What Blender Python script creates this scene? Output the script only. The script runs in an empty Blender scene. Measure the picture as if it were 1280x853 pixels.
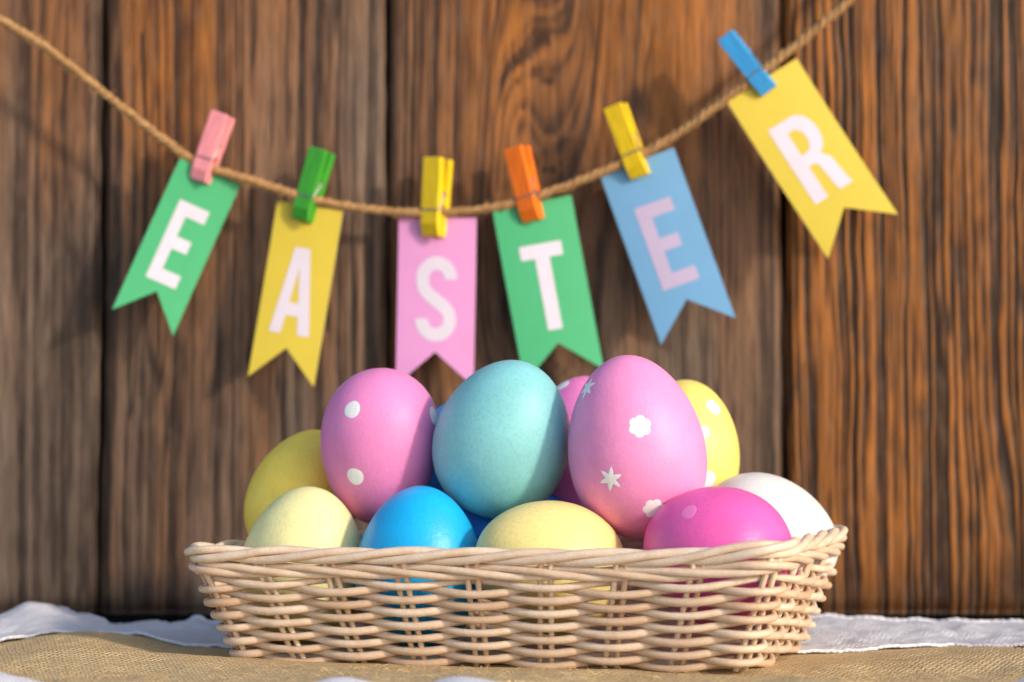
import bpy, bmesh, math, random
import numpy as np
from mathutils import Vector, Matrix, Quaternion
from mathutils.bvhtree import BVHTree

SC = bpy.context.scene
COL = SC.collection
R = math.radians
CM = 0.01                      # everything below is written in centimetres
random.seed(7)
RNG = np.random.default_rng(11)

# ------------------------------------------------------------------ camera
FPX, HC, HORIZON = 3022.0, 7.24, 545.0          # focal length (px of the 1280 frame), eye height, horizon row
PITCH = math.atan((HORIZON - 426.5) / FPX)
cam = bpy.data.cameras.new('camera'); cam_o = bpy.data.objects.new('camera', cam); COL.objects.link(cam_o)
cam.sensor_width = 36.0; cam.lens = 36.0 * FPX / 1280.0
cam.clip_start = 0.02; cam.clip_end = 100
cam_o.location = (0, 0, HC * CM); cam_o.rotation_euler = (R(90) + PITCH, 0, 0)
cam.dof.use_dof = True; cam.dof.focus_distance = 0.768; cam.dof.aperture_fstop = 9.5
SC.camera = cam_o
SC.render.resolution_x, SC.render.resolution_y = 1024, 682

# ------------------------------------------------------------------ light
SUN_EL, SUN_AZ = R(22), R(129)                  # azimuth clockwise from +Y
w = bpy.data.worlds.new('World'); SC.world = w; w.use_nodes = True
nt = w.node_tree; nt.nodes.clear()
out = nt.nodes.new('ShaderNodeOutputWorld'); bg = nt.nodes.new('ShaderNodeBackground'); sky = nt.nodes.new('ShaderNodeTexSky')
sky.sky_type = 'NISHITA'; sky.sun_disc = False; sky.sun_elevation = SUN_EL; sky.sun_rotation = SUN_AZ
bg.inputs['Strength'].default_value = 0.15
nt.links.new(sky.outputs[0], bg.inputs[0]); nt.links.new(bg.outputs[0], out.inputs[0])
sun = bpy.data.lights.new('sun', 'SUN'); sun_o = bpy.data.objects.new('sun', sun); COL.objects.link(sun_o)
sun.energy = 2.0; sun.angle = R(4.5); sun.color = (1.0, 0.86, 0.68)
to_sun = Vector((math.sin(SUN_AZ) * math.cos(SUN_EL), math.cos(SUN_AZ) * math.cos(SUN_EL), math.sin(SUN_EL)))
sun_o.rotation_euler = to_sun.to_track_quat('Z', 'Y').to_euler(); sun_o.location = to_sun * 2
SC.view_settings.view_transform = 'Standard'; SC.view_settings.look = 'None'
SC.view_settings.gamma = 1.0; SC.view_settings.exposure = 0.72
SC.render.engine = 'CYCLES'
SC.cycles.max_bounces = 8; SC.cycles.diffuse_bounces = 5
try:
    SC.cycles.use_denoising = True
except Exception:
    pass

# ------------------------------------------------------------------ helpers
def P(px, py, Y):
    """point at depth Y (cm in front of the lens) seen at photo pixel px,py"""
    a = (px - 640.0) / FPX; b = -(py - 426.5) / FPX
    d = np.array([a, math.cos(PITCH) - b * math.sin(PITCH), math.sin(PITCH) + b * math.cos(PITCH)])
    return np.array([0, 0, HC]) + d * (Y / d[1])

def lin(r, g, b):
    f = lambda c: c / 12.92 if c <= 0.04045 else ((c + 0.055) / 1.055) ** 2.4
    return (f(r / 255), f(g / 255), f(b / 255), 1)

def tag(o, label=None, cat=None, group=None, kind=None):
    if label: o['label'] = label
    if cat: o['category'] = cat
    if group: o['group'] = group
    if kind: o['kind'] = kind
    return o

def empty(name, loc, quat=None):
    o = bpy.data.objects.new(name, None); COL.objects.link(o)
    o.empty_display_size = 0.01
    o.location = Vector(loc) * CM
    if quat is not None:
        o.rotation_mode = 'QUATERNION'; o.rotation_quaternion = quat
    return o

def obj(name, verts, faces, mat, parent=None, smooth=True):
    me = bpy.data.meshes.new(name)
    v = np.asarray(verts, dtype=float) * CM
    me.from_pydata(v.tolist(), [], [tuple(int(i) for i in f) for f in faces])
    me.update()
    if smooth:
        me.polygons.foreach_set('use_smooth', [True] * len(me.polygons))
    if mat is not None: me.materials.append(mat)
    o = bpy.data.objects.new(name, me); COL.objects.link(o)
    if parent: o.parent = parent
    return o

def grid_faces(n, m, closed_n=False):
    """quads over an n x m vertex grid (index i*m+j)"""
    i = np.arange(n if closed_n else n - 1); j = np.arange(m - 1)
    I, J = np.meshgrid(i, j, indexing='ij'); I2 = (I + 1) % n
    return np.stack([I * m + J, I2 * m + J, I2 * m + J + 1, I * m + J + 1], -1).reshape(-1, 4)

def frames(path, closed):
    p = np.asarray(path, float); n = len(p)
    if closed: t = np.roll(p, -1, 0) - np.roll(p, 1, 0)
    else: t = np.gradient(p, axis=0)
    t /= np.linalg.norm(t, axis=1)[:, None] + 1e-12
    return p, t

def tube(path, r, sides=8, closed=False, up=(0, 0, 1), rv=None):
    """sweep; r: radius sideways, rv: radius along 'up'"""
    p, t = frames(path, closed); n = len(p)
    up = np.asarray(up, float)
    s = np.cross(t, up); s /= np.linalg.norm(s, axis=1)[:, None] + 1e-9
    u = np.cross(s, t)
    r = np.broadcast_to(np.asarray(r, float), (n,)); rv = r if rv is None else np.broadcast_to(np.asarray(rv, float), (n,))
    a = np.linspace(0, 2 * np.pi, sides, endpoint=False)
    V = p[:, None, :] + s[:, None, :] * (np.cos(a)[None, :, None] * r[:, None, None]) + u[:, None, :] * (np.sin(a)[None, :, None] * rv[:, None, None])
    V = V.reshape(-1, 3)
    F = []
    for i in range(n if closed else n - 1):
        i2 = (i + 1) % n
        for j in range(sides):
            j2 = (j + 1) % sides
            F.append((i * sides + j, i * sides + j2, i2 * sides + j2, i2 * sides + j))
    if not closed:
        c0, c1 = len(V), len(V) + 1
        V = np.vstack([V, p[0] - t[0] * r[0] * .5, p[-1] + t[-1] * r[-1] * .5])
        for j in range(sides):
            j2 = (j + 1) % sides
            F.append((c0, j2, j)); F.append((c1, (n - 1) * sides + j, (n - 1) * sides + j2))
    return V, F

def join(parts):
    V, F, k = [], [], 0
    for v, f in parts:
        V.append(np.asarray(v)); F += [tuple(i + k for i in q) for q in f]; k += len(v)
    return np.vstack(V), F

def catmull(pts, per=12):
    pts = np.asarray(pts, float); ext = np.vstack([2 * pts[0] - pts[1], pts, 2 * pts[-1] - pts[-2]])
    o = []
    for i in range(1, len(ext) - 2):
        p0, p1, p2, p3 = ext[i - 1:i + 3]
        for t in np.linspace(0, 1, per, endpoint=False):
            o.append(0.5 * (2 * p1 + (p2 - p0) * t + (2 * p0 - 5 * p1 + 4 * p2 - p3) * t * t + (3 * p1 - p0 - 3 * p2 + p3) * t ** 3))
    o.append(pts[-1]); return np.array(o)

def noise2(x, y, seed):
    """smooth value noise, -1..1"""
    g = np.random.default_rng(seed).uniform(-1, 1, (256, 256))
    xi = np.floor(x).astype(int); yi = np.floor(y).astype(int); fx = x - xi; fy = y - yi
    fx = fx * fx * (3 - 2 * fx); fy = fy * fy * (3 - 2 * fy)
    q = lambda a, b: g[a % 256, b % 256]
    return (q(xi, yi) * (1 - fx) + q(xi + 1, yi) * fx) * (1 - fy) + (q(xi, yi + 1) * (1 - fx) + q(xi + 1, yi + 1) * fx) * fy

# ------------------------------------------------------------------ materials
class M:
    """tiny node-graph helper"""
    def __init__(s, name, rough=.6, spec=.4):
        s.m = bpy.data.materials.new(name); s.m.use_nodes = True
        s.nt = s.m.node_tree; s.b = s.nt.nodes['Principled BSDF']
        s.b.inputs['Roughness'].default_value = rough
        s.b.inputs['Specular IOR Level'].default_value = spec
    def n(s, t, **kw):
        d = s.nt.nodes.new('ShaderNode' + t)
        for k, v in kw.items():
            if k in d.inputs: d.inputs[k].default_value = v
            else: setattr(d, k, v)
        return d
    def l(s, a, b): s.nt.links.new(a, b)
    def coords(s, scale=(1, 1, 1), rnd=True):
        tc = s.n('TexCoord'); mp = s.n('Mapping'); mp.inputs['Scale'].default_value = scale
        s.l(tc.outputs['Object'], mp.inputs['Vector'])
        if rnd:
            oi = s.n('ObjectInfo'); mu = s.n('Math', operation='MULTIPLY'); mu.inputs[1].default_value = 37.0
            s.l(oi.outputs['Random'], mu.inputs[0]); s.l(mu.outputs[0], mp.inputs['Location'])
        return mp.outputs[0]
    def noise(s, vec, scale, detail=3, rough=.55):
        d = s.n('TexNoise'); d.inputs['Scale'].default_value = scale; d.inputs['Detail'].default_value = detail; d.inputs['Roughness'].default_value = rough
        s.l(vec, d.inputs['Vector']); return d.outputs['Fac']
    def ramp(s, fac, stops):
        d = s.n('ValToRGB'); e = d.color_ramp.elements
        while len(e) < len(stops): e.new(.5)
        for k, (p, c) in enumerate(stops): e[k].position = p; e[k].color = c
        s.l(fac, d.inputs[0]); return d.outputs[0]
    def mix(s, fac, a, b, mode='MIX'):
        d = s.n('Mix', data_type='RGBA', blend_type=mode)
        for sock, val in ((d.inputs[0], fac), (d.inputs[6], a), (d.inputs[7], b)):
            if isinstance(val, bpy.types.NodeSocket): s.l(val, sock)
            else: sock.default_value = val
        return d.outputs[2]
    def bump(s, h, strength, dist):
        d = s.n('Bump'); d.inputs['Strength'].default_value = strength; d.inputs['Distance'].default_value = dist
        s.l(h, d.inputs['Height']); s.l(d.outputs[0], s.b.inputs['Normal'])
    def col(s, c):
        if isinstance(c, bpy.types.NodeSocket): s.l(c, s.b.inputs['Base Color'])
        else: s.b.inputs['Base Color'].default_value = c
    def rough(s, fac, a, b):
        d = s.n('MapRange'); d.inputs[3].default_value = a; d.inputs[4].default_value = b
        s.l(fac, d.inputs[0]); s.l(d.outputs[0], s.b.inputs['Roughness'])

def dark(c, f): return (c[0] * f, c[1] * f, c[2] * f, 1)

def egg_mat(name, c, c2=None, speck=0.5, rough=.42):
    m = M(name, rough, .4); v = m.coords()
    c2 = c2 or dark(c, .84)
    big = m.noise(v, 60, 5, .62); k = m.mix(m.ramp(big, [(.32, (0, 0, 0, 1)), (.7, (1, 1, 1, 1))]), c, c2)
    fine = m.noise(v, 900, 4, .7)
    k = m.mix(m.ramp(fine, [(.35, (speck,) * 3 + (1,)), (.5, (0, 0, 0, 1))]), k, dark(c, .72))
    dots = m.noise(v, 620, 1); k = m.mix(m.ramp(dots, [(.74, (0, 0, 0, 1)), (.77, (speck * .5,) * 3 + (1,))]), k, dark(c, .6))
    m.col(k); m.bump(m.noise(v, 750, 4, .7), .4, .0004)
    m.rough(big, rough - .05, rough + .1)
    m.b.inputs['Subsurface Weight'].default_value = .12
    m.b.inputs['Subsurface Radius'].default_value = (.004, .003, .003)
    m.b.inputs['Subsurface Scale'].default_value = .6
    return m.m

def wicker_mat():
    m = M('peeled_willow', .42, .45); v = m.coords()
    oi = m.n('ObjectInfo')
    a = m.ramp(oi.outputs['Random'], [(0, lin(204, 176, 150)), (.5, lin(226, 206, 184)), (1, lin(194, 162, 132))])
    n = m.noise(v, 160, 4, .6); a = m.mix(m.ramp(n, [(.4, (0, 0, 0, 1)), (.8, (.45, .45, .45, 1))]), a, lin(178, 134, 98))
    f = m.noise(v, 1400, 2); a = m.mix(m.ramp(f, [(.4, (.1, .1, .1, 1)), (.55, (0, 0, 0, 1))]), a, lin(150, 110, 76))
    m.col(a); m.bump(m.noise(v, 700, 3), .25, .0004); m.rough(n, .35, .55)
    m.b.inputs['Subsurface Weight'].default_value = .1; m.b.inputs['Subsurface Radius'].default_value = (.003, .002, .001); m.b.inputs['Subsurface Scale'].default_value = .5
    return m.m

def painted_wood(name, c):
    m = M(name, .5, .4); v = m.coords((1, 1, .12))
    n = m.noise(v, 900, 3); m.col(m.mix(m.ramp(n, [(.35, (.7, .7, .7, 1)), (.6, (0, 0, 0, 1))]), c, dark(c, .72)))
    m.bump(n, .25, .0003); return m.m

def paper_mat(name, c):
    m = M(name, .5, .35); v = m.coords()
    m.col(m.mix(m.ramp(m.noise(v, 90, 4), [(.3, (0, 0, 0, 1)), (.8, (1, 1, 1, 1))]), c, dark(c, .93)))
    m.bump(m.noise(v, 1500, 2), .08, .0002); return m.m

def wood_mat():
    m = M('weathered_stained_wood', .55, .22)
    at = m.n('VertexColor'); at.layer_name = 'grain'
    v = m.coords((1, 1, .05)); f = m.noise(v, 1300, 3, .6)
    c = m.mix(m.ramp(f, [(.3, (.55, .55, .55, 1)), (.6, (0, 0, 0, 1))]), at.outputs['Color'], (.02, .012, .008, 1))
    g = m.noise(m.coords((1, 1, .3)), 260, 4)
    c = m.mix(m.ramp(g, [(.5, (0, 0, 0, 1)), (.85, (.35, .35, .35, 1))]), c, lin(120, 98, 80))
    m.col(c); m.bump(f, .35, .0006); m.rough(g, .38, .62)
    return m.m

def cloth_mat(name, c, c2, pitch, strength, hole=.0):
    """plain weave: two crossing bands of threads (pitch in cm)"""
    m = M(name, .85, .15); tc = m.n('TexCoord')
    k = 1 / (pitch * CM) * 2 * math.pi
    warp = m.n('TexNoise'); warp.inputs['Scale'].default_value = 90; warp.inputs['Detail'].default_value = 3
    m.l(tc.outputs['UV'], warp.inputs['Vector'])
    add = m.n('VectorMath', operation='MULTIPLY_ADD'); add.inputs[1].default_value = (.0007,) * 3
    m.l(warp.outputs['Color'], add.inputs[0]); m.l(tc.outputs['UV'], add.inputs[2])
    rot = m.n('Mapping'); rot.inputs['Rotation'].default_value = (0, 0, R(31)); m.l(add.outputs[0], rot.inputs[0])
    sep = m.n('SeparateXYZ'); m.l(rot.outputs[0], sep.inputs[0])
    def wave(o):
        a = m.n('Math', operation='MULTIPLY'); a.inputs[1].default_value = k; m.l(o, a.inputs[0])
        b = m.n('Math', operation='SINE'); m.l(a.outputs[0], b.inputs[0])
        c_ = m.n('Math', operation='MULTIPLY_ADD'); c_.inputs[1].default_value = .5; c_.inputs[2].default_value = .5; m.l(b.outputs[0], c_.inputs[0]); return c_.outputs[0]
    wx, wy = wave(sep.outputs[0]), wave(sep.outputs[1])
    def math2(op, a, b):
        d = m.n('Math', operation=op)
        for i, q in enumerate((a, b)):
            if isinstance(q, bpy.types.NodeSocket): m.l(q, d.inputs[i])
            else: d.inputs[i].default_value = q
        return d.outputs[0]
    sx = math2('SINE', math2('MULTIPLY', sep.outputs[0], k / 2), 0); sy = math2('SINE', math2('MULTIPLY', sep.outputs[1], k / 2), 0)
    par = math2('MULTIPLY', sx, sy)                         # over / under, a plain weave
    ox = math2('MULTIPLY', wx, math2('ADD', .62, math2('MULTIPLY', par, .38)))
    oy = math2('MULTIPLY', wy, math2('SUBTRACT', .62, math2('MULTIPLY', par, .38)))
    slub = m.noise(rot.outputs[0], 260, 4, .7)
    mx = m.n('Math', operation='MULTIPLY'); m.l(math2('MAXIMUM', ox, oy), mx.inputs[0]); m.l(math2('ADD', slub, .55), mx.inputs[1])
    st = m.n('Mapping'); st.inputs['Scale'].default_value = (1, .2, 1); m.l(rot.outputs[0], st.inputs[0])
    n = m.noise(st.outputs[0], 420, 5, .75)
    st2 = m.n('Mapping'); st2.inputs['Scale'].default_value = (.2, 1, 1); m.l(rot.outputs[0], st2.inputs[0])
    n2 = m.noise(st2.outputs[0], 420, 5, .75)
    a = m.mix(n, c, c2); a = m.mix(m.ramp(n2, [(.35, (.6, .6, .6, 1)), (.65, (0, 0, 0, 1))]), a, c2)
    a = m.mix(m.ramp(mx.outputs[0], [(.2, (hole, hole, hole, 1)), (.55, (0, 0, 0, 1))]), a, dark(c2, .25))
    m.col(a); m.bump(mx.outputs[0], strength, pitch * CM * .35)
    return m.m

def metal_mat():
    m = M('spring_steel', .35); m.b.inputs['Metallic'].default_value = 1; m.col((.55, .53, .5, 1)); return m.m

WOOD = wood_mat(); WICKER = wicker_mat(); STEEL = metal_mat()
CORE = paper_mat('white_card_edge', (.8, .79, .78, 1)); PRINT = paper_mat('white_print', lin(210, 201, 218)); LILAC = paper_mat('pale_lilac_print', lin(182, 168, 200))

# ------------------------------------------------------------------ the plank wall
WALL_Y = 97.0
wall = empty('plank_wall', (0, WALL_Y, 0))
tag(wall, 'weathered brown wall of upright wooden planks behind the basket and the garland', 'wall')

def plank(x0, x1, seed, freq, warm, grey, contrast, dy=0.0, figure=None, knots=(), wav=.25, zb=.1, rise=0.0, shift=1.5, wide=.5, foot=.5, ringw=0.0, ringf=3.0):
    z0, z1 = zb, 33.0
    nx = int((x1 - x0) / (.036 if -17 < x0 < 20 else .09)); nz = 130
    X, Z = np.meshgrid(np.linspace(x0, x1, nx), np.linspace(z0, z1, nz), indexing='ij')
    ew = .07 * noise2(Z * .25, 0 * Z, seed + 30) + .03 * noise2(Z * 1.1, 0 * Z, seed + 31)
    X = X + ew * (np.exp(-(X - x0) / .5) + np.exp(-(x1 - X) / .5))
    wv = X + wav * noise2(X * .2, Z * .06, seed) + .3 * wav * noise2(X * .7, Z * .2, seed + 1) + .10 * wav * noise2(X * 1.6, Z * .6, seed + 2) + .05 * wav * noise2(X * 3, Z * 1.4, seed + 15)
    for (kx, kz, sx, sz, amp) in knots:                    # the grain swerves round a knot
        q = np.exp(-((X - kx) / sx) ** 2 - ((Z - kz) / sz) ** 2)
        wv = wv + amp * q * np.sign(X - kx + .01) * np.minimum(1, np.abs(X - kx) / .5)
    if figure:                                             # cathedral figure of a flat-sawn board
        fx, fz, fw, k = figure
        q = np.exp(-((X - fx) / fw) ** 2) * (1 / (1 + np.exp(-(Z - 10) / 1.5)))
        wv = wv * (1 - q) + q * (fx + (X - fx) ** 2 * .30 - (Z - fz) * k + .5 * noise2(X * .7, Z * .3, seed + 9))
    one = np.zeros_like(wv)
    g = wide * noise2(wv * freq, one, seed + 3) + .62 * noise2(wv * freq * 2.2, one + 7.3, seed + 4) + .42 * noise2(wv * freq * 4.0, Z * .06, seed + 5)
    g = g + .34 * noise2(X * 6, Z * .35, seed + 6) + .2 * noise2(X * 3, Z * 1.1, seed + 17) + .22 * noise2(X * .9, Z * .08, seed + 16)
    g = g + ringw * np.sin(2 * np.pi * (wv * ringf + 1.3 * noise2(wv * 1.1, Z * .02, seed + 18))) * (.65 + .5 * noise2(X * .5, Z * .1, seed + 19))
    h = 1 / (1 + np.exp(-(g * 4.4 * contrast + shift)))        # 1 ridge, 0 groove
    # fine drying cracks that run with the grain
    cr = noise2(wv * 2.6, Z * .05 + 3, seed + 7); crack = np.exp(-(cr / .05) ** 2) * (noise2(X * .8, Z * .14, seed + 8) > .1)
    h = h * (1 - .8 * crack)
    # relief
    e = np.minimum(np.linspace(0, x1 - x0, nx), np.linspace(x1 - x0, 0, nx))[:, None] + 0 * X; edge = -.35 * np.exp(-(e / .16) ** 2) - .06 * np.exp(-(e / .8) ** 2)
    low = .06 * noise2(X * .3, Z * .05, seed + 12)
    eb = -.2 * np.exp(-((Z - z0) / .25) ** 2)
    dep = .06 * contrast * h + edge + low + eb + .014 * noise2(X * 5, Z * .5, seed + 13)
    Y = dy - dep
    V = np.stack([X, Y, Z], -1).reshape(-1, 3); F = [tuple(q) for q in grid_faces(nx, nz)]
    # back and sides
    ring = [i * nz for i in range(nx)] + [(nx - 1) * nz + j for j in range(1, nz)] + [i * nz + nz - 1 for i in range(nx - 2, -1, -1)] + [j for j in range(nz - 2, 0, -1)]
    b = V[ring].copy(); b[:, 1] = dy + 1.6; k0 = len(V); V = np.vstack([V, b]); L = len(ring)
    for i in range(L): F.append((ring[i], ring[(i + 1) % L], k0 + (i + 1) % L, k0 + i))
    F.append(tuple(range(k0, k0 + L)))
    o = obj('plank', V, F, WOOD, wall)
    t = .5 + .5 * noise2(X * .16 + 5, Z * .09, seed + 20)   # uneven blend of grey and warm brown
    t = np.clip(t * .8 + .25 * noise2(X * .8, Z * .1, seed + 21) + warm + rise * (Z - 12) / 12, 0, 1)[..., None]  # warmer towards the top where rise is set
    hi = np.array(lin(184, 114, 46)[:3]) * t + np.array(lin(130, 109, 94)[:3]) * (1 - t)
    mid = np.array(lin(102, 60, 28)[:3]) * t + np.array(lin(90, 72, 62)[:3]) * (1 - t)
    lo = np.array(lin(36, 22, 13)[:3]) * t + np.array(lin(46, 36, 31)[:3]) * (1 - t)
    hh = h[..., None]
    c = np.where(hh > .6, mid + (hi - mid) * (hh - .6) / .4, lo + (mid - lo) * hh / .6)
    c = c * (1 + .28 * noise2(X * .5, Z * .12, seed + 22) + .16 * noise2(X * 2.2, Z * .5, seed + 23) + .10 * noise2(X * 6, Z * 1.6, seed + 24))[..., None]
    for (kx, kz, sx, sz, amp) in knots:
        q = np.exp(-((X - kx) / (sx * .35)) ** 2 - ((Z - kz) / (sz * .3)) ** 2)[..., None]
        c = c * (1 - .75 * q) + q * .75 * np.array(lin(52, 30, 18)[:3])
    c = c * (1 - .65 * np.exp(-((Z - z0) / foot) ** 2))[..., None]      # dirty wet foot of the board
    c *= grey
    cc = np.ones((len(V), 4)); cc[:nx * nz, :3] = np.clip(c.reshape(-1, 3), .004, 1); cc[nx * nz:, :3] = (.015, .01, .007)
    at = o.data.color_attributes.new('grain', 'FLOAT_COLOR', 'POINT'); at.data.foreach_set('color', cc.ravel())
    return o

plank(-48, -33.2, 90, 2.6, -.2, .8, 1.0)
plank(-33.0, -16.62, 101, 3.2, -.32, .74, .8, rise=.25, ringw=.3, ringf=2.2, shift=1.8)
plank(-16.45, -5.12, 211, 3.0, -.26, .72, .8, dy=-.06, rise=.30, ringw=.15, ringf=2.6, shift=1.8)
plank(-4.95, 10.9, 331, 2.9, -.16, .74, .62, dy=.05, figure=(1.5, 22, 2.4, .30), knots=[(4.9, 20.5, 1.4, 2.6, .6)], rise=.40, ringw=.3, ringf=3.6, shift=1.6)
plank(11.05, 27.5, 443, 3.6, .62, .68, 1.25, dy=-.08, shift=1.2, wide=.42, foot=1.8, ringw=.42, ringf=3.0, knots=[(20.5, 1.5, 2.2, 4.5, .8)], wav=.34)
plank(27.7, 46, 557, 2.5, .5, .8, 1.0)
bv = np.array([(x, y, z) for x in (-48, 46) for y in (1.62, 3.6) for z in (-3, 33)], float)
obj('light_stop_board', bv, [(0, 1, 3, 2), (4, 6, 7, 5), (0, 4, 5, 1), (2, 3, 7, 6), (0, 2, 6, 4), (1, 5, 7, 3)], WOOD, wall, smooth=False)  # unseen board added to stop light leaking through the seams

# ------------------------------------------------------------------ table and cloths
TM = M('dark_table_wood', .6, .3); tv = TM.coords((.08, 1, 1)); TM.col(TM.ramp(TM.noise(tv, 300, 4), [(.3, (.02, .013, .009, 1)), (.7, (.06, .036, .022, 1))]))
tb = np.array([(x, y, z) for x in (-60, 60) for y in (20, WALL_Y + 1.2) for z in (-4, -.45)], float)
tag(obj('tabletop', tb, [(0, 1, 3, 2), (4, 6, 7, 5), (0, 4, 5, 1), (2, 3, 7, 6), (0, 2, 6, 4), (1, 5, 7, 3)], TM.m, smooth=False), kind='structure')

def smooth(a, b, x):
    t = np.clip((x - a) / (b - a), 0, 1); return t * t * (3 - 2 * t)
def bumpf(x, y, cx, cy, sx, sy): return np.exp(-((x - cx) / sx) ** 2 - ((y - cy) / sy) ** 2)

def burlap_base(x, y):
    z = 0 * x + .05
    z = z + .75 * bumpf(x, y, -14.2, 82.2, 2.6, 3.4) + .25 * bumpf(x, y, -20, 79, 4, 2) + .16 * bumpf(x, y, 16, 80, 3, 2.4)
    z = z + .17 * noise2(x * .22, y * .3, 61) + .08 * noise2(x * .7, y * .7, 62) + .34 * bumpf(x, y, -11.8, 77.6, 3.6, 1.3) + .3 * bumpf(x, y, -17.5, 75.2, 3.5, 1.3) + .2 * bumpf(x, y, 14.5, 76, 4.5, 1.2) + .14 * bumpf(x, y, 2.2, 74.0, 1.6, .8) + .03 * noise2(x * 2.0, y * 2.0, 63) + .015 * noise2(x * 5, y * 5, 64)
    inside = bumpf(x, y, .4, 80.9, 9.0, 6.0) ** .8          # pressed flat under the basket
    return z * (1 - np.clip(inside * 1.6, 0, 1)) 

def white_base(x, y):
    z = burlap_base(x, y) - .13
    front = 1 - smooth(69.6, 70.4, y)
    z = z + front * (.04 + .05 * noise2(x * .5, y * .3, 71))
    z = z + front * (.62 * bumpf(x, y, -15.2, 69.3, 1.7, 1.6) + .36 * bumpf(x, y, -5.0, 69.0, .9, 1.2) + .36 * bumpf(x, y, -1.5, 69.0, 1.2, 1.2) + .5 * bumpf(x, y, 15.4, 69.2, 1.2, 1.6))
    return z

def napkin_base(x, y):
    """the white cloth that lies on the rear of the burlap"""
    f = napkin_front(x); d = y - f
    z = burlap_base(x, y) + .10 + .04 * noise2(x * .6, y * .3, 75)
    back = smooth(1.5, 8, d)
    z = z + back * (.16 + .14 * noise2(x * .42, y * .22, 72) + .07 * noise2(x * 1.2, y * .45, 73))
    z = z + .045 * noise2(x * 1.4, y * 1.1, 76) + .03 * noise2(x * 3.2, y * 3.6, 77)
    z = z + back * (1 - smooth(-10, -6, x)) * (.22 * noise2(x * .8, y * .4, 78) + .1 * noise2(x * 2.2, y * .9, 79)) + .85 * bumpf(x, y, -17.6, 89, 2.0, 2.4) + .2 * bumpf(x, y, -21, 86, 1.2, 3)
    return z
def napkin_front(x):
    return np.interp(x, [-34, -21, -17, -14.8, -13.2, -11, -9, 9, 12, 15, 18, 22, 34], [81.5, 82.0, 82.8, 84.6, 84.4, 82.6, 82.0, 80.6, 81.4, 82.6, 81.2, 84.5, 86]) + .12 * noise2(x * .5, 0 * x, 83)

def cloth(name, xs, front, back, zf, mat, thick, nv, label, cat):
    nu = len(xs); V = []; UV = []
    v = np.linspace(0, 1, nv)
    X = np.repeat(xs[:, None], nv, 1); Y = front(xs)[:, None] * (1 - v) + back(xs)[:, None] * v
    Zt = zf(X, Y)
    top = np.stack([X, Y, Zt], -1).reshape(-1, 3); bot = top.copy(); bot[:, 2] -= thick
    n = nu * nv; F = [tuple(q) for q in grid_faces(nu, nv)] + [tuple(q[::-1] + n) for q in grid_faces(nu, nv)]
    ring = [i * nv for i in range(nu)] + [(nu - 1) * nv + j for j in range(1, nv)] + [i * nv + nv - 1 for i in range(nu - 2, -1, -1)] + [j for j in range(nv - 2, 0, -1)]
    L = len(ring)
    for i in range(L): a, b = ring[i], ring[(i + 1) % L]; F.append((b, a, a + n, b + n))
    VV = np.vstack([top, bot])
    o = obj(name, VV, F, mat)
    uv = o.data.uv_layers.new(name='UVMap'); li = np.zeros(len(o.data.loops), int); o.data.loops.foreach_get('vertex_index', li)
    uv.data.foreach_set('uv', (VV[li][:, :2] * CM).ravel())
    tag(o, label, cat); return o

BURLAP = cloth_mat('burlap', lin(240, 214, 170), lin(192, 160, 112), .18, .7, .6)
LINEN = cloth_mat('white_linen', lin(236, 234, 236), lin(206, 204, 212), .15, .8, .35)
xs = np.linspace(-34, 34, 520)
bl = cloth('burlap_runner', xs, lambda x: 70.0 + .2 * noise2(x * .35, 0 * x, 81) + .05 * noise2(x * 3, 0 * x, 82),
      lambda x: 88 + .05 * noise2(x * 4, 0 * x, 83),
      burlap_base, BURLAP, .07, 150, 'coarse tan burlap cloth spread under the wicker basket', 'cloth')
xw = np.linspace(-44, 44, 300)
wu = cloth('white_undercloth', xw, lambda x: 55 + 0 * x, lambda x: 76 + 0 * x,
      white_base, LINEN, .08, 90, 'white linen cloth whose folds show along the bottom, in front of the burlap', 'cloth')
xn = np.linspace(-44, 44, 560)
wl = cloth('white_napkin', xn, napkin_front, lambda x: 91.3 + .5 * noise2(x * .3, 0 * x, 91) + .1 * noise2(x * 1.5, 0 * x, 92),
      napkin_base, LINEN, .06, 110, 'creased white linen cloth with a stitched hem lying behind the basket', 'cloth')
hx = np.linspace(-44, 44, 2400)                            # stitched hems along the front and the rear edge
for nm, hy, rr in (('hem', napkin_front(hx) + .04, .038), ('hem', 91.0 + .5 * noise2(hx * .3, 0 * hx, 91) + .1 * noise2(hx * 1.5, 0 * hx, 92), .08)):
    hem = np.stack([hx, hy, napkin_base(hx, hy) + .01], -1)
    obj(nm, *tube(hem, rr * (1 + .15 * np.sin(hx * 22)), 6), LINEN, wl)
# loose burlap threads
fz = []
for k in range(420):
    x = RNG.uniform(-21, 21); edge = RNG.random() < .5
    y = RNG.uniform(71, 76) if not edge else RNG.uniform(70.2, 74.5)
    z = float(burlap_base(np.array([x]), np.array([y]))[0]); a = RNG.uniform(0, 6.28); L = RNG.uniform(.25, .8)
    p = [np.array([x + math.cos(a) * L * s, y + math.sin(a) * L * s * .6, z - .03 + .16 * math.sin(s * 2.8) * RNG.uniform(.5, 1)]) for s in np.linspace(0, 1, 6)]
    fz.append(tube(p, .009, 3))
FM = M('loose_jute_thread', .9, .1); FM.col(lin(200, 172, 128))
tag(obj('fibre', *join(fz), FM.m, bl), kind='stuff')

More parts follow.
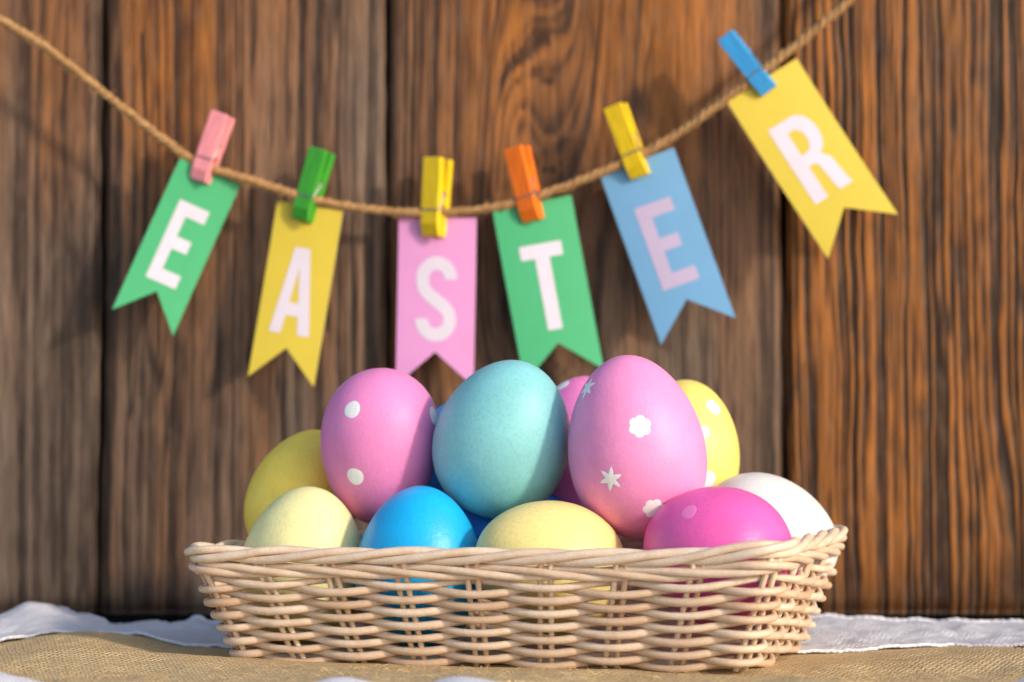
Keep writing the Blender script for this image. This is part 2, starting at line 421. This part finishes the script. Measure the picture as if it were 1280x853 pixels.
# ------------------------------------------------------------------ the basket
THETA = R(16.5)
BC = np.array([.50, 81.0, 0.0])
basket = empty('wicker_basket', BC, Quaternion((0, 0, 1), -THETA) @ Quaternion((0, 1, 0), R(-.5)))
tag(basket, 'shallow rectangular basket woven of peeled willow and full of dyed eggs', 'basket')
NS = 24
def rim_rise(x): return .30 * smooth(6.0, 10.2, x) + .05 * smooth(6, 10, -x)
def level(t):
    """dense rounded rectangle at height fraction t -> (points, arclength of the 24 stakes, total)"""
    hx_, hy_, rc = 8.35 + 1.35 * t, 4.95 + 1.05 * t, .8 + .2 * t
    pts = []
    cs = [(hx_ - rc, -hy_ + rc, -90), (hx_ - rc, hy_ - rc, 0), (-hx_ + rc, hy_ - rc, 90), (-hx_ + rc, -hy_ + rc, 180)]
    start = np.array([-.735 * hx_, -hy_])
    pts.append(start)
    for cx, cy, a0 in cs:
        for a in np.linspace(a0, a0 + 90, 14): pts.append(np.array([cx + rc * math.cos(R(a)), cy + rc * math.sin(R(a))]))
    pts.append(start)
    p = np.array(pts); d = np.r_[0, np.cumsum(np.linalg.norm(np.diff(p, axis=0), axis=1))]
    anchors = [(-.735 * hx_ + k * .245 * hx_, -hy_) for k in range(7)]
    anchors += [(hx_ - rc * .29, -hy_ + rc * .29)] + [(hx_, k * .5 * hy_) for k in (-1, 0, 1)] + [(hx_ - rc * .29, hy_ - rc * .29)]
    anchors += [(.735 * hx_ - k * .245 * hx_, hy_) for k in range(7)]
    anchors += [(-hx_ + rc * .29, hy_ - rc * .29)] + [(-hx_, -k * .5 * hy_) for k in (-1, 0, 1)] + [(-hx_ + rc * .29, -hy_ + rc * .29)]
    fine_s = np.linspace(0, d[-1], 3000); fp = np.stack([np.interp(fine_s, d, p[:, 0]), np.interp(fine_s, d, p[:, 1])], -1)
    ss = [fine_s[np.argmin(((fp - np.array(a)) ** 2).sum(1))] for a in anchors]; ss[0] = 0
    return d, p, np.array(ss + [d[-1]])
def at_level(t, s):
    """xy and outward normal at stake coordinate s (0..24)"""
    d, p, ss = level(t)
    s = np.mod(s, NS); q = np.interp(s, np.arange(NS + 1), ss)
    xy = np.stack([np.interp(q, d, p[:, 0]), np.interp(q, d, p[:, 1])], -1)
    e = .12; q2 = np.mod(q + e, d[-1]); q1 = np.mod(q - e, d[-1])
    t2 = np.stack([np.interp(q2, d, p[:, 0]) - np.interp(q1, d, p[:, 0]), np.interp(q2, d, p[:, 1]) - np.interp(q1, d, p[:, 1])], -1)
    t2 /= np.linalg.norm(t2, axis=1)[:, None] + 1e-9
    return xy, np.stack([t2[:, 1], -t2[:, 0]], -1)

ROWS, ZB, PITCHR, HT = 13, .15, .207, 3.3
sv = np.linspace(0, NS, NS * 14, endpoint=False)
for k in range(ROWS):
    z = ZB + k * PITCHR; t = z / HT
    xy, nrm = at_level(t, sv)
    ph = math.pi * (k % 2)
    c = np.cos(math.pi * sv + ph)
    off = .215 * np.sign(c) * np.abs(c) ** .8 + .02 * noise2(sv * .8, 0 * sv + k, 300 + k)
    zz = z - .10 * c + .022 * noise2(sv * .6, 0 * sv + k, 400 + k) + rim_rise(xy[:, 0]) * t * .75
    pts = np.column_stack([xy + nrm * off[:, None], zz])
    rr = .137 + .014 * noise2(sv * .35, 0 * sv, 500 + k)
    obj('weaver', *tube(pts, rr, 8, True, rv=rr * .95), WICKER, basket)
for s in range(NS):                                       # paired upright stakes
    for dsn in (-.085, .085):
        pts = []
        for z in np.linspace(0.02, 3.34, 9):
            xy, nrm = at_level(z / HT, np.array([s + dsn * (1 - .25 * z / HT) + .02 * math.sin(s * 7 + dsn * 40)]))
            pts.append((xy[0, 0], xy[0, 1], z + rim_rise(xy[0, 0]) * z / HT * .75))
        obj('stake', *tube(pts, .098, 7, up=(0, 1, 0.01)), WICKER, basket)
# waling just under the rim and the twisted border on top of it
def rope_ring(n, z, t, period, ra, rz, r, sgn, name, ph0=0.0):
    S = np.linspace(0, NS, NS * 16, endpoint=False)
    for k in range(n):
        a = sgn * 2 * math.pi * S / period + 2 * math.pi * k / n + ph0
        xy, nrm = at_level(t, S)
        pts = np.column_stack([xy + nrm * (.02 + ra * np.cos(a) + .015 * noise2(S * .6, 0 * S, 600 + k))[:, None],
                               z + rz * np.sin(a) + rim_rise(xy[:, 0]) + .02 * noise2(S * .4, 0 * S, 620 + k)])
        rr = r * (1 + .08 * noise2(S * .4, 0 * S, 640 + k))
        obj(name, *tube(pts, rr, 8, True), WICKER, basket)
rope_ring(3, 3.01, .95, 3.0, .15, .135, .125, -1, 'waling_strand')
rope_ring(3, 3.50, 1.05, 24 / 9, .14, .15, .14, 1, 'rim_strand', .6)
# woven floor of the basket
for k in range(24):
    y = -4.3 + k * 8.6 / 23
    xx = np.linspace(-8.1, 8.1, 60); zz = .12 + .06 * np.cos(xx * math.pi / 2.1 + math.pi * (k % 2))
    obj('base_rod', *tube(np.column_stack([xx, 0 * xx + y, zz]), .15, 6), WICKER, basket)

# ------------------------------------------------------------------ eggs
def egg_surface(a, b, k=.11, nu=40, nv=56):
    V = [(0, 0, -a)]
    for i in range(1, nu):
        t = math.pi * i / nu; z = -a * math.cos(t); r = b * math.sin(t) * (1 - k * z / a) * 1.01
        for j in range(nv): ph = 2 * math.pi * j / nv; V.append((r * math.cos(ph), r * math.sin(ph), z))
    V.append((0, 0, a)); F = []
    for j in range(nv): F.append((0, 1 + (j + 1) % nv, 1 + j))
    for i in range(nu - 2):
        for j in range(nv):
            p = 1 + i * nv; q = p + nv; j2 = (j + 1) % nv; F.append((p + j, p + j2, q + j2, q + j))
    n = len(V) - 1; p = 1 + (nu - 2) * nv
    for j in range(nv): F.append((n, p + j, p + (j + 1) % nv))
    return np.array(V), F

# px, py: centre in the photo; Y depth; a, b half length and half width in cm; tilt: narrow end, degrees clockwise from up; lean: narrow end towards the lens
EGGS = {
 'left_yellow':  (380, 622, 84.6, 2.50, 1.92,  18, -20),
 'front_pale':   (379, 706, 80.6, 2.62, 2.06,   8,   6),
 'pink_dots':    (475, 558, 82.0, 2.66, 2.00, 184, -6),
 'teal':         (629, 548, 80.6, 2.74, 2.25,  16,  24),
 'pink_flowers': (795, 559, 79.0, 3.03, 2.22,  -9,   5),
 'yellow_dots':  (852, 567, 85.0, 2.60, 2.02,   6,   0),
 'hot_pink':     (896, 694, 76.9, 2.43, 2.20, -70, -25),
 'white':        (961, 670, 82.6, 2.54, 1.98, 112, -15),
 'mid_pale':     (687, 708, 78.0, 2.52, 2.12, -72,  20),
 'blue':         (524, 709, 79.2, 2.66, 2.06,   2,   4),
 'rear_blue':    (580, 590, 86.0, 2.62, 2.00,   0,   0),
 'low_blue':     (640, 676, 83.0, 2.62, 2.02,  88, -10),
 'rear_pink':    (726, 564, 84.2, 2.62, 2.02,   6,   0),
}
EGG_GROUP = 'dyed eggs piled in the basket'
EGG_LOOK = {
 'left_yellow': (lin(255, 222, 92), 'plain deep yellow egg at the rear left of the pile, behind the dotted pink egg'),
 'front_pale': (lin(238, 232, 168), 'pale yellow egg standing at the front left corner of the basket'),
 'pink_dots': (lin(234, 138, 196), 'pink egg with white round dots on top of the pile at left'),
 'teal': (lin(136, 206, 212), 'speckled turquoise egg on top of the pile between two pink eggs'),
 'pink_flowers': (lin(243, 148, 200), 'large pink egg with white flower and star shapes on top'),
 'yellow_dots': (lin(248, 222, 118), 'bright yellow egg with white dots behind the flowered pink egg'),
 'hot_pink': (lin(240, 98, 178), 'plain hot pink egg lying at the front right of the basket'),
 'white': (lin(224, 224, 222), 'plain white egg lying at the right rear of the basket'),
 'mid_pale': (lin(244, 224, 146), 'pale yellow egg lying at the front under the turquoise egg'),
 'blue': (lin(20, 176, 240), 'bright blue egg standing at the front under the dotted pink egg'),
 'rear_blue': (lin(50, 168, 236), 'blue egg almost hidden behind the dotted pink and turquoise eggs'),
 'low_blue': (lin(24, 120, 215), 'dark blue egg low in the basket beneath the turquoise egg'),
 'rear_pink': (lin(240, 132, 196), 'dotted magenta egg peeping out between turquoise and flowered pink eggs'),
}
STICK = paper_mat('white_sticker', (.84, .84, .85, 1))
GLINT = paper_mat('painted_glint', lin(240, 128, 190))  # pale pink that stands in for a reflection on the shell
def sticker(name, parent, bvh, Mx, px, py, Y0, shape, size, rot=0.0, mat=None):
    o0 = np.array([0, 0, HC]); d = P(px, py, Y0) - o0
    Mi = Mx.inverted(); lo = Mi @ Vector(o0); ld = (Mi.to_3x3() @ Vector(d)).normalized()
    hit, nr, _, _ = bvh.ray_cast(lo, ld)
    if hit is None: print('sticker missed', px, py); return
    if nr.dot(ld) > 0: nr = -nr
    up = Mi.to_3x3() @ Vector((0, 0, 1)); up = (up - nr * up.dot(nr)).normalized(); rt = up.cross(nr)
    N, RN = 48, 5; V = []; F = []
    for i in range(RN + 1):
        for j in range(N):
            th = 2 * math.pi * j / N + R(rot)
            if shape == 'dot': q = 1 + .03 * math.sin(3 * th + px)
            elif shape == 'flower': q = .80 + .2 * abs(math.cos(3 * (th - R(rot)))) ** .7
            else:
                c = abs(((th - R(rot)) * 6 / (2 * math.pi)) % 1 - .5) * 2      # six pointed petals
                q = .42 + .58 * (c ** 1.5)
            rr = size * q * i / RN
            g = hit + rt * (rr * math.sin(th)) + up * (rr * math.cos(th)) + nr * 1.0
            h2, n2, _, _ = bvh.ray_cast(g, -nr)
            V.append(h2 + nr * (.012 if i < RN else .004) if h2 else g - nr)
    for i in range(RN):
        for j in range(N): F.append((i * N + j, (i + 1) * N + j, (i + 1) * N + (j + 1) % N, i * N + (j + 1) % N))
    obj(name, np.array([tuple(v) for v in V]), F, mat or STICK, parent)

egg_objs = {}
for key, (px, py, Y, a, b, tilt, lean) in EGGS.items():
    c = P(px, py, Y); ax = Vector((math.sin(R(tilt)) * math.cos(R(lean)), -math.sin(R(lean)), math.cos(R(tilt)) * math.cos(R(lean))))
    q = ax.to_track_quat('Z', 'Y'); V, F = egg_surface(a, b)
    colr, lab = EGG_LOOK[key]
    e = obj('easter_egg', V, F, egg_mat('eggshell_' + key, colr, speck=.55 if key in ('teal', 'mid_pale', 'front_pale') else .3, rough=.36 if key in ('white', 'hot_pink', 'yellow_dots', 'blue') else .44))
    e.location = Vector(c) * CM; e.rotation_mode = 'QUATERNION'; e.rotation_quaternion = q
    tag(e, lab, 'egg', EGG_GROUP)
    egg_objs[key] = (e, BVHTree.FromPolygons([Vector(v) for v in V], F), Matrix.LocRotScale(Vector(c), q, None), Y)
def st(key, name, px, py, shape, size, rot=0, mat=None):
    e, b, Mx, Y = egg_objs[key]; sticker(name, e, b, Mx, px, py, Y, shape, size, rot, mat)
st('pink_dots', 'dot_print_or_glint', 440, 512, 'dot', .30); st('pink_dots', 'dot_print_or_glint', 444, 596, 'dot', .30); st('pink_dots', 'dot_print_or_glint', 543, 520, 'dot', .32)
st('pink_flowers', 'flower_print', 800, 533, 'flower', .37, 5); st('pink_flowers', 'star_print', 763, 599, 'star', .42, 10)
st('pink_flowers', 'flower_print', 817, 636, 'flower', .36, 20); st('pink_flowers', 'star_print', 734, 485, 'star', .40, 0)
st('yellow_dots', 'dot_print_or_glint', 892, 509, 'dot', .29); st('yellow_dots', 'dot_print_or_glint', 884, 600, 'dot', .33); st('yellow_dots', 'dot_print_or_glint', 880, 540, 'dot', .2)
st('hot_pink', 'dot_print_or_glint', 861, 640, 'dot', .27, 0, GLINT)  # reflection painted as a pale spot of colour
st('rear_pink', 'dot_print_or_glint', 702, 482, 'dot', .3)

# ------------------------------------------------------------------ twine
def rope_depth(px): return np.interp(px, [-120, 0, 265, 395, 545, 655, 785, 935, 1060, 1150], [94.5, 94.6, 94.7, 95.2, 95.5, 95.35, 95.0, 94.5, 94.3, 94.2])
RP = [(-160, -75), (-80, -22), (0, 25), (60, 62), (130, 117), (200, 172), (250, 205), (320, 228), (400, 252), (480, 264), (545, 266), (610, 261), (680, 243), (760, 212), (830, 178), (900, 130), (960, 84), (1010, 45), (1060, 2), (1110, -48), (1150, -95)]
rp = catmull([P(x, y, rope_depth(x)) for x, y in RP], 60)
twine = empty('jute_twine', rp[len(rp) // 2])
tag(twine, 'sagging brown jute twine that carries the letter flags', 'twine')
o0 = rp[len(rp) // 2]
ln = np.r_[0, np.cumsum(np.linalg.norm(np.diff(rp, axis=0), axis=1))]
_, tt = frames(rp, False); fr = np.cross(tt, np.array([0, 1, 0])); fr /= np.linalg.norm(fr, axis=1)[:, None]; fb = np.cross(fr, tt)
JM = M('jute', .85, .15); jv = JM.coords(); JM.col(JM.ramp(JM.noise(jv, 900, 4, .7), [(.3, lin(120, 88, 56)), (.55, lin(176, 138, 94)), (.8, lin(206, 172, 128))])); JM.bump(JM.noise(jv, 1800, 3), .6, .0005)
for k in range(3):
    a = ln * 2 * math.pi / 1.05 + k * 2 * math.pi / 3
    rr = .098 * (1 + .28 * noise2(ln * .9, 0 * ln, 700 + k))
    pts = rp - o0 + .09 * (np.cos(a)[:, None] * fr + np.sin(a)[:, None] * fb)
    obj('strand', *tube(pts, rr, 7, up=(0, 1, 0)), JM.m, twine)
fz = []
for k in range(420):
    i = RNG.integers(5, len(rp) - 6); a = RNG.uniform(0, 6.28); dirn = np.cos(a) * fr[i] + np.sin(a) * fb[i]; L = RNG.uniform(.2, .55)
    p0 = rp[i] - o0 + dirn * .15
    p = [p0 + tt[i] * L * s + dirn * (.22 * s * s) * RNG.uniform(.4, 1) for s in np.linspace(0, 1, 4)]
    fz.append(tube(p, .012, 3, up=(0.3, 1, 0.2)))
tag(obj('fibre', *join(fz), JM.m, twine), kind='stuff')

# ------------------------------------------------------------------ letter flags
FW, FH, NOTCH = 3.28, 7.0, 1.35
def arc(cx, cy, rx, ry, a0, a1, n=14): return [(cx + rx * math.cos(R(a)), cy + ry * math.sin(R(a))) for a in np.linspace(a0, a1, n)]
def stroke(path, wd):
    p = np.array(path, float); t = np.gradient(p, axis=0); t /= np.linalg.norm(t, axis=1)[:, None]; n = np.stack([-t[:, 1], t[:, 0]], -1)
    return [tuple(q) for q in p + n * wd / 2] + [tuple(q) for q in (p - n * wd / 2)[::-1]]
# glyphs in a box of width 1.5, height 2.95 (cm), origin at the lower left
GL = {
 'E': [[(0, 0), (1.4, 0), (1.4, .48), (.52, .48), (.52, 1.26), (1.22, 1.26), (1.22, 1.72), (.52, 1.72), (.52, 2.47), (1.4, 2.47), (1.4, 2.95), (0, 2.95)]],
 'A': [[(0, 0), (.5, 0), (.6, .62), (1.14, .62), (1.24, 0), (1.76, 0), (1.2, 2.95), (.55, 2.95)], [(.67, 1.06), (1.07, 1.06), (.87, 2.3)]],
 'T': [[(.5, 0), (1.02, 0), (1.02, 2.47), (1.52, 2.47), (1.52, 2.95), (0, 2.95), (0, 2.47), (.5, 2.47)]],
 'R': [[(0, 0), (.52, 0), (.52, 1.2), (.72, 1.2), (.86, 1.12), (.98, .1), (1.04, 0), (1.56, 0), (1.5, .12), (1.38, 1.1), (1.12, 1.42)] + arc(.9, 2.13, .62, .82, -52, 90, 16) + [(0, 2.95)],
       [(.52, 1.62)] + arc(.72, 2.08, .3, .44, -90, 90, 12) + [(.52, 2.52)]],
 'S': [stroke(arc(.76, 2.2, .52, .51, -5, 180, 18) + [(.25, 2.05), (.30, 1.85), (.45, 1.66), (.76, 1.42), (1.08, 1.18), (1.22, 1.0), (1.27, .8)] + arc(.76, .75, .52, .51, 0, -185, 18), .47)],
}
GLW = {'E': 1.4, 'A': 1.76, 'T': 1.52, 'R': 1.56, 'S': 1.52}
def flat_mesh(loops, thick=0.0):
    """fill 2-D outlines (with holes) through a curve, then cut into strips so that it can bend"""
    cu = bpy.data.curves.new('outline', 'CURVE'); cu.dimensions = '2D'; cu.fill_mode = 'BOTH'; cu.extrude = thick / 2
    for lp in loops:
        s = cu.splines.new('POLY'); s.points.add(len(lp) - 1); s.use_cyclic_u = True
        for p, q in zip(s.points, lp): p.co = (q[0], q[1], 0, 1)
    o = bpy.data.objects.new('outline', cu); COL.objects.link(o)
    me = bpy.data.meshes.new_from_object(o.evaluated_get(bpy.context.evaluated_depsgraph_get()))
    bpy.data.objects.remove(o); bpy.data.curves.remove(cu)
    bm = bmesh.new(); bm.from_mesh(me); bpy.data.meshes.remove(me)
    bmesh.ops.remove_doubles(bm, verts=bm.verts, dist=1e-5)
    for y in np.arange(-8, 1, .4):
        bmesh.ops.bisect_plane(bm, geom=bm.verts[:] + bm.edges[:] + bm.faces[:], plane_co=(0, y + .013, 0), plane_no=(0, 1, 0))
    for x in np.arange(-1.6, 1.7, .4):
        bmesh.ops.bisect_plane(bm, geom=bm.verts[:] + bm.edges[:] + bm.faces[:], plane_co=(x + .011, 0, 0), plane_no=(1, 0, 0))
    return bm
def bend(x, y, curl, cup): return -curl * (y / FH) ** 2 + cup * (x / (FW / 2)) ** 2
def bm_obj(name, bm, mats, parent, curl, cup, dz, side_mat=False):
    for v in bm.verts:
        x, y, z = v.co; v.co = Vector((x * CM, (-z + dz + bend(x, y, curl, cup)) * CM, y * CM))
    bm.normal_update()
    me = bpy.data.meshes.new(name); 
    for m in mats: me.materials.append(m)
    if side_mat:
        for f in bm.faces: f.material_index = 1 if abs(f.normal.y) < .6 else 0
    bm.to_mesh(me); bm.free()
    o = bpy.data.objects.new(name, me); COL.objects.link(o); o.parent = parent; return o
GREEN, YELL, PINK, BLUE = lin(66, 168, 116), lin(204, 182, 62), lin(214, 146, 202), lin(106, 158, 202)
# letter, colour, corners TL TR BL BR in the photo, which way the card is turned
FLAGS = [
 ('E', GREEN, (227, 196), (300, 231), (145, 384), (217, 417), 14, 'green swallowtail card with a white letter E, under the pink clothespin'),
 ('A', YELL, (345, 252), (430, 263), (312, 467), (393, 480), -3, 'yellow swallowtail card with a white letter A, under the green clothespin'),
 ('S', PINK, (498, 272), (596, 271), (495, 475), (592, 483), -2, 'pink swallowtail card with a white letter S in the middle of the garland'),
 ('T', GREEN, (616, 264), (714, 241), (655, 478), (754, 456), 5, 'green swallowtail card with a white letter T, under the orange clothespin'),
 ('E', BLUE, (751, 224), (841, 179), (826, 429), (916, 393), -3, 'light blue swallowtail card with a white letter E'),
 ('R', YELL, (909, 129), (996, 71), (1029, 320), (1120, 267), 4, 'yellow swallowtail card with a white letter R, rightmost on the twine'),
]
cards = {}
flag_frames = []
for (ch, colr, TL, TR, BL, BR, yawdir, lab) in FLAGS:
    TL, TR, BL, BR = (np.array(q, float) for q in (TL, TR, BL, BR))
    mt = (TL + TR) / 2; mb = (BL + BR) / 2; Y = float(rope_depth(mt[0])) + .16
    u2 = (TR - TL + BR - BL) / 2; v2 = mb - mt; s = Y / FPX
    wapp, happ = np.linalg.norm(u2) * s, np.linalg.norm(v2) * s
    cy_ = min(1, wapp / FW); cp = min(1, happ / FH)
    ang = math.atan2(-v2[0], v2[1])                       # lean of the card in the picture plane
    yaw = R(yawdir); pit = R(2.5); hk = happ / FH * 1.02; wk = wapp / FW / math.cos(yaw)
    # card frame: x across, z up, -y to the lens
    q = Quaternion((0, 1, 0), ang) @ Quaternion((0, 0, 1), yaw) @ Quaternion((1, 0, 0), pit)
    f = empty('letter_flag', P(mt[0], mt[1], Y), q)
    tag(f, lab, 'flag', 'letter flags pegged to the twine')
    curl = .35 if ch != 'R' else .5
    nm = {GREEN: 'green_card', YELL: 'yellow_card', PINK: 'pink_card', BLUE: 'blue_card'}[colr]
    if nm not in cards: cards[nm] = paper_mat(nm, colr)
    k = FW / 2 * wk
    bm = flat_mesh([[(-k, 0), (k, 0), (k, -FH * hk), (0, -FH * hk + NOTCH), (-k, -FH * hk)]], .045)
    bm_obj('card', bm, [cards[nm], CORE], f, curl, .06, 0.0, True)
    gw = GLW[ch]; loops = [[((x - gw / 2) * 1.14 * wk, (y - 1.475) * 1.165 * min(1, hk * 1.03) - 3.40 * hk) for x, y in lp] for lp in GL[ch]]
    bm = flat_mesh(loops)
    bmesh.ops.recalc_face_normals(bm, faces=bm.faces)
    bm_obj('letter', bm, [PRINT if colr is not BLUE else LILAC], f, curl, .06, -.034)
    flag_frames.append((f, Y))

# ------------------------------------------------------------------ clothespins
HALF = [(-.05, -1.02), (-.05, -.2), (-.18, -.14), (-.24, 0), (-.18, .14), (-.05, .2), (-.05, .44), (-.15, .52), (-.19, .62), (-.15, .72), (-.06, .8), (-.22, 2.06), (-.26, 2.1),
        (-.50, 2.1), (-.535, 2.04), (-.5, .95), (-.48, .2), (-.475, .06), (-.43, .0), (-.475, -.06), (-.46, -.55), (-.28, -1.0), (-.25, -1.03)]
def prong_bm(flip):
    bm = bmesh.new(); wd = .385
    pr = [(y * (-1 if flip else 1), z) for y, z in HALF]
    A = [bm.verts.new((-wd * CM, y * CM, z * CM)) for y, z in pr]; B = [bm.verts.new((wd * CM, y * CM, z * CM)) for y, z in pr]
    bm.faces.new(A); bm.faces.new(B[::-1]); n = len(pr)
    for i in range(n): bm.faces.new((A[i], B[i], B[(i + 1) % n], A[(i + 1) % n]))
    bmesh.ops.recalc_face_normals(bm, faces=bm.faces)
    ed = [e for e in bm.edges if len(e.link_faces) == 2 and e.calc_face_angle(0) > 1.2]
    bmesh.ops.bevel(bm, geom=ed, offset=.022 * CM, segments=2, affect='EDGES', profile=.6)
    return bm
pm = []
for flip in (False, True):
    me = bpy.data.meshes.new('prong'); b = prong_bm(flip); b.to_mesh(me); b.free(); pm.append(me)
spr = []
a = np.linspace(0, 2 * math.pi * 5.5, 120)
coil = np.column_stack([np.linspace(-.36, .36, 120), .14 * np.cos(a), .62 + .14 * np.sin(a)])
spr.append(tube(coil, .032, 6, up=(1, 0, 0)))
for s in (1, -1):
    arm = catmull([(s * .36, s * .14, .62), (s * .42, s * .0, .74), (s * .43, -s * .2, .45), (s * .43, -s * .42, .05), (s * .40, -s * .475, .0), (0, -s * .475, 0), (-s * .36, -s * .475, 0)], 6)
    spr.append(tube(arm, .032, 6, up=(.2, .1, 1)))
SV, SF = join(spr)
sme = None
PINS = [
 ('pink', lin(240, 150, 160), (279, 143), (250, 227), 16, 'pink wooden clothespin at the left end of the garland'),
 ('green', lin(60, 160, 46), (403, 188), (378, 276), 22, 'green wooden clothespin holding the card with the letter A'),
 ('yellow', lin(236, 200, 22), (548, 198), (542, 296), 28, 'yellow wooden clothespin upright on the pink letter S card'),
 ('orange', lin(245, 120, 24), (646, 184), (667, 276), 24, 'orange wooden clothespin holding the card with the letter T'),
 ('yellow', lin(236, 200, 22), (769, 132), (801, 221), 20, 'yellow wooden clothespin leaning on the light blue card'),
 ('blue', lin(60, 160, 228), (907, 44), (962, 114), 16, 'blue wooden clothespin holding the card with the letter R'),
]
pmats = {}
for name, c, top, bot, yaw, lab in PINS:
    top, bot = np.array(top, float), np.array(bot, float)
    ctr = bot + (top - bot) * .327; Y = float(rope_depth(ctr[0]))
    ang = math.atan2(top[0] - bot[0], bot[1] - top[1])
    sc = np.linalg.norm(top - bot) * Y / FPX / 3.12
    q = Quaternion((0, 1, 0), ang) @ Quaternion((0, 0, 1), -R(yaw))
    pin = empty('clothespin', P(ctr[0], ctr[1], Y + .05), q); pin.scale = (sc,) * 3
    tag(pin, lab, 'clothespin', 'coloured clothespins on the twine')
    if name not in pmats: pmats[name] = painted_wood('painted_wood_' + name, c)
    for me in pm:
        m2 = me.copy(); m2.materials.append(pmats[name]); o = bpy.data.objects.new('prong', m2); COL.objects.link(o); o.parent = pin
    obj('spring', SV, SF, STEEL, pin)
